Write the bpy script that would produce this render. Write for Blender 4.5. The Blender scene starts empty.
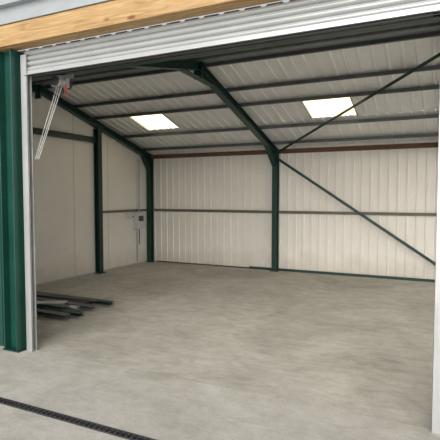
import bpy, bmesh, math, random
from mathutils import Vector, Matrix
random.seed(4)
sc=bpy.context.scene
sc.view_settings.view_transform='Standard'
sc.view_settings.look='None'
sc.view_settings.exposure=0.2

# ---------------------------------------------------------------- materials
def newmat(name):
    m=bpy.data.materials.new(name); m.use_nodes=True
    nt=m.node_tree; b=nt.nodes['Principled BSDF']
    return m,nt,b
def noise(nt,scale,detail=6,rough=.6,vec=None,dist=0):
    n=nt.nodes.new('ShaderNodeTexNoise'); n.inputs['Scale'].default_value=scale
    n.inputs['Detail'].default_value=detail; n.inputs['Roughness'].default_value=rough
    n.inputs['Distortion'].default_value=dist
    if vec is not None: nt.links.new(vec,n.inputs['Vector'])
    return n
def coords(nt,scale=(1,1,1),rot=(0,0,0)):
    t=nt.nodes.new('ShaderNodeTexCoord'); m=nt.nodes.new('ShaderNodeMapping')
    m.inputs['Scale'].default_value=scale; m.inputs['Rotation'].default_value=rot
    nt.links.new(t.outputs['Object'],m.inputs['Vector']); return m.outputs['Vector']
def ramp(nt,fac,stops):
    r=nt.nodes.new('ShaderNodeValToRGB')
    while len(r.color_ramp.elements)<len(stops): r.color_ramp.elements.new(.5)
    for e,(p,c) in zip(r.color_ramp.elements,stops):
        e.position=p; e.color=(*c,1)
    nt.links.new(fac,r.inputs['Fac']); return r
def mix(nt,a,b,fac,mode='MULTIPLY'):
    m=nt.nodes.new('ShaderNodeMix'); m.data_type='RGBA'; m.blend_type=mode
    if isinstance(fac,(int,float)): m.inputs[0].default_value=fac
    else: nt.links.new(fac,m.inputs[0])
    nt.links.new(a,m.inputs[6]); nt.links.new(b,m.inputs[7]); return m.outputs[2]
def bump(nt,b,h,strength=.2,dist=.01):
    n=nt.nodes.new('ShaderNodeBump'); n.inputs['Strength'].default_value=strength
    n.inputs['Distance'].default_value=dist
    nt.links.new(h,n.inputs['Height']); nt.links.new(n.outputs['Normal'],b.inputs['Normal'])
def simple(name,col,rough=.5,metal=0,var=.15,nscale=6,scale=(1,1,1),bmp=0,grime=False):
    m,nt,b=newmat(name)
    v=coords(nt,scale); n=noise(nt,nscale,6,.6,v)
    lo=tuple(c*(1-var) for c in col); hi=tuple(min(1,c*(1+var)) for c in col)
    r=ramp(nt,n.outputs['Fac'],[(.3,lo),(.7,hi)])
    out=r.outputs['Color']
    if grime:   # dust splashed on the foot of the wall
        v2=coords(nt); sp=nt.nodes.new('ShaderNodeSeparateXYZ'); nt.links.new(v2,sp.inputs[0])
        n2=noise(nt,3,6,.7,v2)
        ma=nt.nodes.new('ShaderNodeMath'); ma.operation='MULTIPLY_ADD'; ma.inputs[1].default_value=.8
        nt.links.new(n2.outputs['Fac'],ma.inputs[0]); nt.links.new(sp.outputs['Z'],ma.inputs[2])
        g=ramp(nt,ma.outputs[0],[(.35,(.78,.75,.70)),(.85,(1,1,1))])
        out=mix(nt,out,g.outputs['Color'],1.0)
    nt.links.new(out,b.inputs['Base Color'])
    b.inputs['Roughness'].default_value=rough; b.inputs['Metallic'].default_value=metal
    if bmp: bump(nt,b,n.outputs['Fac'],bmp)
    return m
def concrete(name,lo,hi,dirt=.25):
    m,nt,b=newmat(name)
    v=coords(nt); n1=noise(nt,.8,9,.66,v,.8)
    v2=coords(nt,(1.2,5,1),(0,0,.25)); n2=noise(nt,2.2,8,.7,v2,1.2)
    n3=noise(nt,70,4,.7,v)
    n4=noise(nt,6,6,.7,v,.5)
    c1=ramp(nt,n1.outputs['Fac'],[(.34,lo),(.62,hi)])
    d=1-dirt
    c2=ramp(nt,n2.outputs['Fac'],[(.35,(d,d,d*.98)),(.60,(1,1,1))])
    c3=ramp(nt,n3.outputs['Fac'],[(.3,(.82,.82,.82)),(.6,(1,1,1))])
    c4=ramp(nt,n4.outputs['Fac'],[(.32,(.86,.85,.84)),(.58,(1,1,1))])
    n5=noise(nt,1.7,10,.75,v,2.0)
    c5=ramp(nt,n5.outputs['Fac'],[(.36,(.90,.89,.88)),(.46,(1,1,1)),(.56,(1,1,1)),(.66,(1.08,1.08,1.08))])
    o=mix(nt,c1.outputs['Color'],c2.outputs['Color'],1.0)
    o=mix(nt,o,c3.outputs['Color'],1.0); o=mix(nt,o,c4.outputs['Color'],1.0); o=mix(nt,o,c5.outputs['Color'],1.0)
    nt.links.new(o,b.inputs['Base Color'])
    b.inputs['Roughness'].default_value=.85
    bump(nt,b,n3.outputs['Fac'],.25,.004)
    return m
M={}
M['green']=simple('green_painted_steel',(.007,.040,.031),.42,0,.2,5)
M['greenbright']=simple('green_gloss_cladding',(.007,.058,.042),.35,0,.15,4)
M['galv']=simple('galvanised_steel',(.56,.57,.58),.38,.5,.12,9,(1,1,.3))
M['purlin']=simple('galvanised_purlin_steel',(.13,.145,.15),.5,.3,.2,6)
M['slat']=simple('roller_slat_steel',(.50,.52,.525),.35,.35,.06,7,(.4,1,1))
M['flash']=simple('pale_flashing',(.39,.42,.44),.5,.2,.08,3)
M['panel']=simple('white_liner_panel',(.84,.81,.755),.5,0,.05,1.2,grime=True)
M['panelgable']=simple('white_gable_panel',(.82,.80,.755),.5,0,.05,.8,grime=True)
M['roof']=simple('white_roof_liner',(.81,.82,.81),.5,0,.06,1.5)
M['brown']=simple('brown_timber_wallplate',(.13,.065,.04),.8,0,.3,8,(.3,1,3))
M['black']=simple('black_plastic',(.012,.012,.013),.5,0,.2,9)
M['darkgrey']=simple('dark_grey_metal',(.07,.075,.08),.5,.3,.2,9)
M['grey']=simple('grey_enclosure',(.42,.45,.46),.45,0,.05,9)
M['enclosure']=simple('pale_grey_enclosure',(.60,.62,.62),.45,0,.05,9)
M['seam']=simple('panel_joint_seal',(.50,.49,.46),.6,0,.05,9)
M['whitecable']=simple('white_pvc_cable',(.72,.72,.70),.5,0,.05,9)
M['red']=simple('red_plastic',(.6,.03,.02),.4,0,.1,9)
M['rail']=simple('olive_brown_rail',(.16,.15,.11),.5,.1,.2,5)
M['floor']=concrete('floor_concrete',(.43,.405,.355),(.60,.575,.515),.18)
M['apron']=concrete('apron_concrete',(.47,.445,.405),(.60,.58,.535),.12)
# wood
m,nt,b=newmat('pine_timber')
v=coords(nt,(1.0,9,9)); n=noise(nt,2.4,7,.6,v,1.2)
v2=coords(nt,(.8,40,40)); n2=noise(nt,3,5,.6,v2,.4)
r=ramp(nt,n.outputs['Fac'],[(.25,(.32,.185,.075)),(.5,(.49,.32,.15)),(.75,(.61,.44,.22))])
r2=ramp(nt,n2.outputs['Fac'],[(.3,(.75,.68,.6)),(.6,(1,1,1))])
vo=nt.nodes.new('ShaderNodeTexVoronoi'); vo.inputs['Scale'].default_value=2.3
vv=coords(nt,(1,2.6,2.6)); nt.links.new(vv,vo.inputs['Vector'])
r3=ramp(nt,vo.outputs['Distance'],[(.06,(.30,.15,.07)),(.13,(1,1,1))])
o=mix(nt,r.outputs['Color'],r2.outputs['Color'],1.0); o=mix(nt,o,r3.outputs['Color'],.8)
nt.links.new(o,b.inputs['Base Color']); b.inputs['Roughness'].default_value=.7
M['wood']=m
# skylight GRP sheet
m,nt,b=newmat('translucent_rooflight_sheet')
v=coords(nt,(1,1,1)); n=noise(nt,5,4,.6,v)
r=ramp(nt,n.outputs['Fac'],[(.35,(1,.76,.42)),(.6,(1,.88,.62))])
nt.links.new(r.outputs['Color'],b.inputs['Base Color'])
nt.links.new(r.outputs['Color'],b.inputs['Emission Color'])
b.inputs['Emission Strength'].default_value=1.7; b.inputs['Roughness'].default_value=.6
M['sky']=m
m,nt,b=newmat('fill_light_glow')  # glowing face of the added, unseen fill lights
v=coords(nt); n=noise(nt,2,2,.5,v); r=ramp(nt,n.outputs['Fac'],[(.3,(1,.94,.84)),(.7,(1,.96,.88))])
nt.links.new(r.outputs['Color'],b.inputs['Emission Color']); b.inputs['Emission Strength'].default_value=80
M['fill']=m

# ---------------------------------------------------------------- mesh builder
class MB:
    def __init__(s,name): s.name=name; s.bm=bmesh.new(); s.mats=[]
    def mi(s,k):
        if k not in s.mats: s.mats.append(k)
        return s.mats.index(k)
    def box(s,a,b,k):
        i=s.mi(k)
        x0,y0,z0=[min(p,q) for p,q in zip(a,b)]; x1,y1,z1=[max(p,q) for p,q in zip(a,b)]
        v=[s.bm.verts.new(p) for p in [(x0,y0,z0),(x1,y0,z0),(x1,y1,z0),(x0,y1,z0),(x0,y0,z1),(x1,y0,z1),(x1,y1,z1),(x0,y1,z1)]]
        for f in [(0,3,2,1),(4,5,6,7),(0,1,5,4),(1,2,6,5),(2,3,7,6),(3,0,4,7)]:
            s.bm.faces.new([v[j] for j in f]).material_index=i
    def obox(s,p0,p1,w,d,k,up=(0,0,1),off=(0,0)):
        """bar from p0 to p1; w across side, d along up"""
        i=s.mi(k); p0=Vector(p0);p1=Vector(p1); t=(p1-p0).normalized()
        side=t.cross(Vector(up)).normalized(); u=side.cross(t).normalized()
        c=side*off[0]+u*off[1]
        vs=[]
        for p in (p0,p1):
            for a,b in ((-1,-1),(1,-1),(1,1),(-1,1)):
                vs.append(s.bm.verts.new(p+c+side*a*w/2+u*b*d/2))
        for f in [(3,2,1,0),(4,5,6,7),(0,1,5,4),(1,2,6,5),(2,3,7,6),(3,0,4,7)]:
            s.bm.faces.new([vs[j] for j in f]).material_index=i
    def ibeam(s,p0,p1,w,d,k,up=(0,0,1),t=.01):
        s.obox(p0,p1,t,d-2*t,k,up)
        s.obox(p0,p1,w,t,k,up,(0,d/2-t/2)); s.obox(p0,p1,w,t,k,up,(0,-d/2+t/2))
    def prism(s,pts,axis_vec,k):
        i=s.mi(k); a=[s.bm.verts.new(p) for p in pts]; b=[s.bm.verts.new(Vector(p)+Vector(axis_vec)) for p in pts]
        s.bm.faces.new(a).material_index=i; s.bm.faces.new(b[::-1]).material_index=i
        n=len(a)
        for j in range(n): s.bm.faces.new([a[j],b[j],b[(j+1)%n],a[(j+1)%n]]).material_index=i
    def strip(s,prof,vec,k):
        """open profile extruded by vec"""
        i=s.mi(k); a=[s.bm.verts.new(p) for p in prof]; b=[s.bm.verts.new(Vector(p)+Vector(vec)) for p in prof]
        for j in range(len(a)-1): s.bm.faces.new([a[j],a[j+1],b[j+1],b[j]]).material_index=i
    def cyl(s,p0,p1,r,k,n=20):
        i=s.mi(k); p0=Vector(p0);p1=Vector(p1); t=(p1-p0).normalized()
        a=t.orthogonal().normalized(); b=t.cross(a)
        r0=[s.bm.verts.new(p0+(a*math.cos(2*math.pi*j/n)+b*math.sin(2*math.pi*j/n))*r) for j in range(n)]
        r1=[s.bm.verts.new(v.co+(p1-p0)) for v in r0]
        s.bm.faces.new(r0[::-1]).material_index=i; s.bm.faces.new(r1).material_index=i
        for j in range(n):
            f=s.bm.faces.new([r0[j],r0[(j+1)%n],r1[(j+1)%n],r1[j]]); f.material_index=i; f.smooth=True
    def done(s,bevel=0,parent=None):
        bmesh.ops.recalc_face_normals(s.bm,faces=s.bm.faces[:])
        me=bpy.data.meshes.new(s.name); s.bm.to_mesh(me); s.bm.free()
        for k in s.mats: me.materials.append(M[k])
        o=bpy.data.objects.new(s.name,me); sc.collection.objects.link(o)
        if bevel:
            bv=o.modifiers.new('bevel','BEVEL'); bv.width=bevel; bv.segments=2; bv.limit_method='ANGLE'
        if parent: o.parent=parent
        return o

# ---------------------------------------------------------------- dimensions
XL,XR=-6.51,9.6
YF,YB=3.45,9.45
YA=6.0; ZA=3.38
def zu(y): return ZA-.284*(y-YA) if y>=YA else ZA-.207*(YA-y)
RD=.12; PD=.08; SH=RD+PD
frames=[-6.44,-3.29,-.02+.0,3.22,6.4,9.5]
frames[2]=0.02
OX0,OX1=-3.80,-.08      # clear opening
OZ=2.785

# floor, apron, ground
DY0,DY1=2.440,2.508
b=MB('floor'); b.box((XL-.1,YF,-.15),(XR+.1,YB+.1,0),'floor'); b.done()
b=MB('concrete_apron'); b.box((-14,DY1+.004,-.15),(14,YF-.002,-.001),'apron'); b.done()
b=MB('concrete_yard'); b.box((-16,-14,-.15),(16,DY0-.004,-.006),'apron'); b.done()
b=MB('drainage_channel')
b.box((-14,DY0,-.15),(14,DY1,-.05),'black')
b.box((-14,DY0-.003,-.05),(14,DY0+.006,0.0),'darkgrey'); b.box((-14,DY1-.006,-.05),(14,DY1+.003,0.0),'darkgrey')
x=-7.0
while x<3:
    b.box((x,DY0+.006,-.03),(x+.022,DY1-.006,-.002),'darkgrey'); x+=.045
b.box((-14,(DY0+DY1)/2-.005,-.03),(14,(DY0+DY1)/2+.005,-.001),'black')
b.done()

# corrugated profile helpers
def ribs(a,bb,period,depth,rib=.03,sl=.012):
    pts=[];x=a
    while x<bb-1e-6:
        e=min(x+period,bb)
        for px,pd in ((x,0),(x+period-rib-2*sl,0),(x+period-rib-sl,depth),(x+period-sl,depth)):
            if px<=e: pts.append((px,pd))
        x+=period
    pts.append((bb,0)); return pts
# back wall
b=MB('wall_back')
b.strip([(x,YB-d,0.0) for x,d in ribs(XL,XR,.166,.017,.028,.010)],(0,0,zu(YB)+SH),'panel')
b.box((XL-.05,YB+.02,0),(XR+.05,YB+.08,zu(YB)+SH),'greenbright')
b.done()
# left gable wall
def gable(name,x,sgn):
    b=MB(name)
    pts=[(x,YF,0),(x,YB,0),(x,YB,zu(YB)+SH),(x,YA,ZA+SH),(x,YF,zu(YF)+SH)]
    b.prism(pts,(sgn*.06,0,0),'panelgable')
    y=YF+.45
    while y<YB-.05:
        b.box((x,y-.004,0),(x-sgn*.003,y+.004,zu(y)+SH-.01),'seam'); y+=1.0
    b.done()
gable('wall_left',XL,-1); gable('wall_right',XR,1)

# roof liner sheets
b=MB('ceiling')
SK=[(-5.30,.78),(-1.83,.78),(1.7,.78),(5.0,.78)]  # last two are out of view, added for more interior light
SY0,SY1=7.47,8.22
def slope_sheet(x0,x1,y0,y1):
    z0=zu(y0)+SH;z1=zu(y1)+SH
    b.strip([(x,y0,z0-d) for x,d in ribs(x0,x1,.18,.015,.03,.015)],(0,y1-y0,z1-z0),'roof')
slope_sheet(XL,XR,YF+.0,YA)
slope_sheet(XL,XR,YA,SY0); slope_sheet(XL,XR,SY1,YB+.1)
xs=XL
for cx,w in SK:
    slope_sheet(xs,cx-w/2,SY0,SY1); xs=cx+w/2
slope_sheet(xs,XR,SY0,SY1)
b.done()
for cx,w in SK:
    b=MB('skylight')
    z0=zu(SY0)+SH;z1=zu(SY1)+SH
    b.strip([(x,SY0,z0+.012-d) for x,d in ribs(cx-w/2,cx+w/2,.13,.010,.03,.02)],(0,SY1-SY0,z1-z0),'sky')
    b.obox((cx-w/2,SY0,z0),(cx-w/2,SY1,z1),.02,.04,'flash'); b.obox((cx+w/2,SY0,z0),(cx+w/2,SY1,z1),.02,.04,'flash')
    b.done()
# ridge liner flashing
b=MB('ridge_flashing')
b.strip([(XL,YA-.16,zu(YA-.16)+SH-.02),(XL,YA,ZA+SH-.02),(XL,YA+.16,zu(YA+.16)+SH-.02)],(XR-XL,0,0),'flash'); b.done()

# purlins (Z sections)
b=MB('roof_purlins')
for y in (3.95,4.75,5.45,5.86,6.16,6.9,7.42,8.35,9.1):
    z=zu(y)+RD
    t=.006
    b.box((XL+.02,y-.004,z),(XR-.02,y+.004,z+PD-.02),'purlin')
    b.box((XL+.02,y-.045,z),(XR-.02,y,z+t),'purlin')
    b.box((XL+.02,y,z+PD-.026),(XR-.02,y+.04,z+PD-.02),'purlin')
b.done()

# portal frames
for i,fx in enumerate(frames):
    b=MB('steel_portal_frame')
    w=.11; h=RD
    yb=YB-.10
    gable_end = i in (0,5)
    # rear column
    b.ibeam((fx,yb,0),(fx,yb,zu(yb)+.06),w,.13,'green',up=(0,1,0))
    b.box((fx-.09,yb-.09,0),(fx+.09,yb+.07,.015),'green')
    # rafters
    e=Vector((0,0,h/2))
    b.ibeam(Vector((fx,yb+.05,zu(yb+.05)))+e,Vector((fx,YA,ZA))+e,w,h,'green')
    b.ibeam(Vector((fx,YF+.20,zu(YF+.20)))+e,Vector((fx,YA,ZA))+e,w,h,'green')
    # eave haunch
    hy=.55 if not gable_end else .3
    b.prism([(fx-.012,yb-.06,zu(yb-.06)),(fx-.012,yb-.06,zu(yb)-.24),(fx-.012,yb-hy,zu(yb-hy))],(.024,0,0),'green')
    b.obox((fx,yb-.06,zu(yb)-.24),(fx,yb-hy,zu(yb-hy)),w,.012,'green')
    # apex haunch plates
    if not gable_end:
        b.prism([(fx-.012,YA-.45,zu(YA-.45)),(fx-.012,YA,ZA-.11),(fx-.012,YA+.45,zu(YA+.45))],(.024,0,0),'green')
        b.obox((fx,YA-.45,zu(YA-.45)),(fx,YA,ZA-.11),w,.012,'green'); b.obox((fx,YA,ZA-.11),(fx,YA+.45,zu(YA+.45)),w,.012,'green')
    b.box((fx-.065,YA-.01,ZA-.12),(fx+.065,YA+.01,ZA+h),'green')
    if fx not in (frames[1],):
        if fx==frames[2]: cx=.10
        else: cx=fx
        b.ibeam((cx,YF+.16,0),(cx,YF+.16,zu(YF+.1)),w,.13,'green',up=(0,1,0))
    b.done(.002)
# eave header
b=MB('steel_eave_beam'); b.ibeam((XL+.02,YF+.27,2.90),(XR-.02,YF+.27,2.90),.09,.12,'green'); b.done()
# gable post + header + corner
b=MB('gable_post'); b.ibeam((XL+.07,7.52,0),(XL+.07,7.52,zu(7.52)-.01),.11,.12,'green',up=(1,0,0)); b.box((XL+.005,7.42,0),(XL+.16,7.62,.015),'green'); b.done(.002)
b=MB('gable_header_rail'); b.ibeam((XL+.06,YF+.25,2.70),(XL+.06,7.45,2.70),.09,.10,'green'); b.done()
b=MB('sheeting_rail')
b.box((XL+.14,YB-.035,1.21),(XR-.1,YB-.02,1.27),'rail'); b.box((XL+.14,YB-.075,1.262),(XR-.1,YB-.02,1.27),'rail'); b.done()
b=MB('sheeting_rail'); b.box((XL+.005,7.60,1.22),(XL+.035,YB-.2,1.27),'rail'); b.done()
b=MB('timber_wall_plate'); b.box((XL+.12,YB-.07,zu(YB)+.06),(XR-.1,YB-.02,zu(YB)+.15),'brown'); b.done()
b=MB('baseboard_back'); b.box((-3.9,YB-.05,0),(XR-.1,YB-.018,.05),'green'); b.box((XL+.2,YB-.035,0),(-3.9,YB-.018,.025),'darkgrey'); b.done()
b=MB('baseboard_left'); b.box((XL+.002,YF+.2,0),(XL+.02,YB-.2,.03),'grey'); b.done()
# braces
b=MB('roof_brace'); b.obox((frames[1]+.07,YB-.2,zu(YB)+.08),(frames[2]-.05,6.28,zu(6.28)+.05),.045,.006,'green'); b.obox((frames[1]+.07,YB-.2,zu(YB)+.08),(frames[2]-.05,6.28,zu(6.28)+.05),.006,.045,'green',off=(.02,-.02)); b.done()
b=MB('wall_brace'); b.obox((frames[1]+.05,YB-.13,zu(YB)-.05),(frames[2]-.05,YB-.13,.22),.006,.05,'green'); b.obox((frames[1]+.05,YB-.13,zu(YB)-.05),(frames[2]-.05,YB-.13,.22),.04,.006,'green',off=(-.02,.022)); b.done()

# ---------------------------------------------------------------- front
b=MB('wall_front')
def clad(x0,x1,z0,z1,y=YF-.03):
    b.strip([(x,y-d,z0) for x,d in ribs(x0,x1,.20,.03,.05,.02)],(0,0,z1-z0),'greenbright')
    b.box((x0,y+.01,z0),(x1,y+.05,z1),'panelgable')
clad(-6.6,-4.12,.0,3.04)
clad(.22,.85,.0,3.04)
clad(5.6,XR,.0,3.04)  # gap before this panel: unseen opening added to let sky light in
b.done()
# door columns
b=MB('door_column')
b.ibeam((-4.02,YF-.05,0),(-4.02,YF-.05,3.04),.16,.19,'greenbright',up=(1,0,0),t=.014)
b.box((-4.13,YF-.14,0),(-3.90,YF+.06,.012),'green')
b.done(.003)
b=MB('door_column'); b.ibeam((.10,YF+.02,0),(.10,YF+.02,3.04),.10,.16,'greenbright',up=(1,0,0),t=.012); b.done(.003)
# guides: C channels
for gx,sg in ((OX0,-1),(OX1,1)):
    b=MB('shutter_guide_rail')
    xo=gx+sg*.085
    b.box((gx,YF-.05,0),(xo,YF-.044,2.99),'galv')
    b.box((gx,YF+.01,0),(xo,YF+.016,2.99),'galv')
    b.box((xo-sg*.006,YF-.05,0),(xo,YF+.016,2.99),'galv')
    b.box((gx,YF-.05,0),(gx+sg*.004,YF-.036,2.99),'galv'); b.box((gx,YF+.002,0),(gx+sg*.004,YF+.016,2.99),'galv')
    b.box((xo,YF+.01,0),(xo+sg*.05,YF+.018,2.99),'galv')
    b.done(.001)
# roller shutter curtain
b=MB('roller_shutter')
yS=YF-.018; z=OZ+.045; prof=[]; SP=.052
while z<3.0:
    for j in range(8):
        t=j/8
        prof.append((OX0-.04,yS-.015*math.sin(math.pi*t)**.8,z+(SP-.008)*t))
    prof.append((OX0-.04,yS+.012,z+SP-.009)); prof.append((OX0-.04,yS+.012,z+SP-.001))
    z+=SP
b.strip(prof,(OX1-OX0+.08,0,0),'slat')
b.box((OX0-.03,yS-.02,OZ),(OX1+.03,yS+.02,OZ+.045),'slat')
b.box((OX0-.03,yS-.045,OZ),(OX1+.03,yS+.03,OZ+.006),'galv')
b.box((OX0+.05,yS-.015,OZ-.018),(OX1-.05,yS+.015,OZ),'black')
b.cyl((OX0-.02,YF+.10,2.96),(OX1+.05,YF+.10,2.96),.07,'slat',28)
b.done()
# timber lintel
b=MB('timber_lintel')
b.box((-6.6,3.27,3.05),(9.6,3.315,3.25),'wood')
b.box((-6.6,3.317,3.045),(9.6,YF-.03,3.09),'wood')
b.done(.003)
b=MB('eave_flashing')
b.box((-6.6,3.255,3.255),(9.6,3.32,3.30),'flash')
b.box((-6.6,3.285,3.30),(9.6,3.32,3.42),'flash')
b.box((-6.6,3.22,3.42),(9.6,3.32,3.445),'flash')
b.box((-6.6,3.27,3.445),(9.6,3.32,3.75),'flash')
b.done()

# chain hoist
p=bpy.data.objects.new('shutter_chain_hoist',None); sc.collection.objects.link(p)
b=MB('gearbox')
b.box((-3.74,3.70-.04,2.72),(-3.62,3.80,2.83),'galv')
b.cyl((-3.68,3.64,2.77),(-3.68,3.86,2.77),.05,'darkgrey'); b.cyl((-3.76,3.74,2.77),(-3.60,3.74,2.77),.03,'galv')
b.box((-3.70,3.7,2.66),(-3.66,3.76,2.72),'darkgrey')
b.done(.004,p)
b=MB('bracket'); b.box((-3.80,3.72,2.80),(-3.50,3.735,2.86),'galv'); b.done(.002,p)
b=MB('release_handle'); b.cyl((-3.60,3.72,2.74),(-3.588,3.72,2.66),.007,'red'); b.cyl((-3.62,3.72,2.665),(-3.565,3.72,2.65),.007,'red'); b.done(0,p)
b=MB('pull_cable')
for dx,sag,ex in ((0,.03,-.0),(.07,.0,.045),(.03,-.05,.02)):
    a=Vector((-3.70+dx,3.70,2.72)); c=Vector((-3.80+ex,3.49,1.96)); n=24
    q=[]
    for j in range(n+1):
        v=a.lerp(c,j/n); v.z-=sag*math.sin(math.pi*j/n); v.x-=sag*.6*math.sin(math.pi*j/n); q.append(v)
    for j in range(n): b.cyl(q[j],q[j+1],.0028,'whitecable',8)
b.done(0,p)

# electrical box
b=MB('electrical_distribution_box')
b.box((XL+.005,8.76,.82),(XL+.12,9.10,1.205),'enclosure'); b.box((XL+.12,8.82,1.00),(XL+.128,9.00,1.12),'darkgrey')
b.box((XL+.005,8.50,1.06),(XL+.06,8.66,1.20),'enclosure')
b.cyl((XL+.052,8.94,1.20),(XL+.052,8.94,2.42),.014,'grey',10)
b.cyl((XL+.03,8.88,.84),(XL+.03,8.88,.05),.014,'grey',10); b.cyl((XL+.03,8.97,.84),(XL+.03,8.97,.45),.010,'darkgrey',10)
b.cyl((XL+.03,8.66,1.13),(XL+.03,8.76,1.10),.010,'darkgrey',8)
b.done(.003)

# stack of steel lengths
b=MB('stack_of_steel_beams')
for x in (-5.6,-4.75): b.obox((x,4.42,.02),(x,5.35,.02),.08,.04,'rail')
rows=[(4.48,-6.1,-4.35,'purlin'),(4.64,-6.0,-4.25,'green'),(4.82,-6.1,-4.52,'galv'),(4.99,-5.9,-4.35,'purlin'),(5.14,-6.15,-4.60,'darkgrey'),(5.28,-6.0,-4.30,'green')]
for y,x0,x1,k in rows:
    b.ibeam((x0,y,.06),(x1,y+random.uniform(-.04,.04),.06),.12,.04,k,t=.007)
b.ibeam((-5.9,4.74,.095),(-4.6,4.70,.095),.14,.03,'purlin',t=.007); b.obox((-6.0,5.08,.09),(-4.5,5.2,.09),.10,.02,'darkgrey')
b.obox((-5.2,4.60,.118),(-4.75,4.84,.118),.16,.012,'galv')
b.done(.002)

# unseen fill lights, added in the other bays to brighten the interior
for lx in (1.7,4.9,8.0):
    for ly in (6.16,):
        b=MB('added_fill_light')
        z=zu(ly)+RD
        b.box((lx-.75,ly-.06,z-.05),(lx+.75,ly+.06,z-.002),'flash'); b.box((lx-.72,ly-.05,z-.075),(lx+.72,ly+.05,z-.05),'fill'); b.done(.003)

# ---------------------------------------------------------------- light
w=bpy.data.worlds.new('world'); sc.world=w; w.use_nodes=True
nt=w.node_tree; bg=nt.nodes['Background']
sk=nt.nodes.new('ShaderNodeTexSky'); sk.sky_type='HOSEK_WILKIE'; sk.turbidity=6; sk.sun_direction=(.2,-.6,.75)
mx=nt.nodes.new('ShaderNodeMix'); mx.data_type='RGBA'; mx.inputs[0].default_value=.75
nt.links.new(sk.outputs[0],mx.inputs[6]); mx.inputs[7].default_value=(.97,.97,.98,1)
nt.links.new(mx.outputs[2],bg.inputs['Color']); bg.inputs['Strength'].default_value=.68
def sun(name,d,s,ang,col):
    l=bpy.data.lights.new(name,'SUN'); l.energy=s; l.angle=math.radians(ang); l.color=col
    o=bpy.data.objects.new(name,l); o.rotation_euler=Vector(d).to_track_quat('-Z','Y').to_euler(); sc.collection.objects.link(o)
sun('hazy_sun',(-.22,1,-.40),3.6,60,(1,.96,.90))

# ---------------------------------------------------------------- camera
cam=bpy.data.cameras.new('camera'); co=bpy.data.objects.new('camera',cam); sc.collection.objects.link(co)
cam.sensor_width=36; cam.lens=470/440*36; cam.clip_start=.05
th=math.radians(26.1); p_=math.radians(3.05)
co.location=(0,0,1.6)
co.rotation_euler=(math.radians(90)-p_,0,th)
sc.camera=co
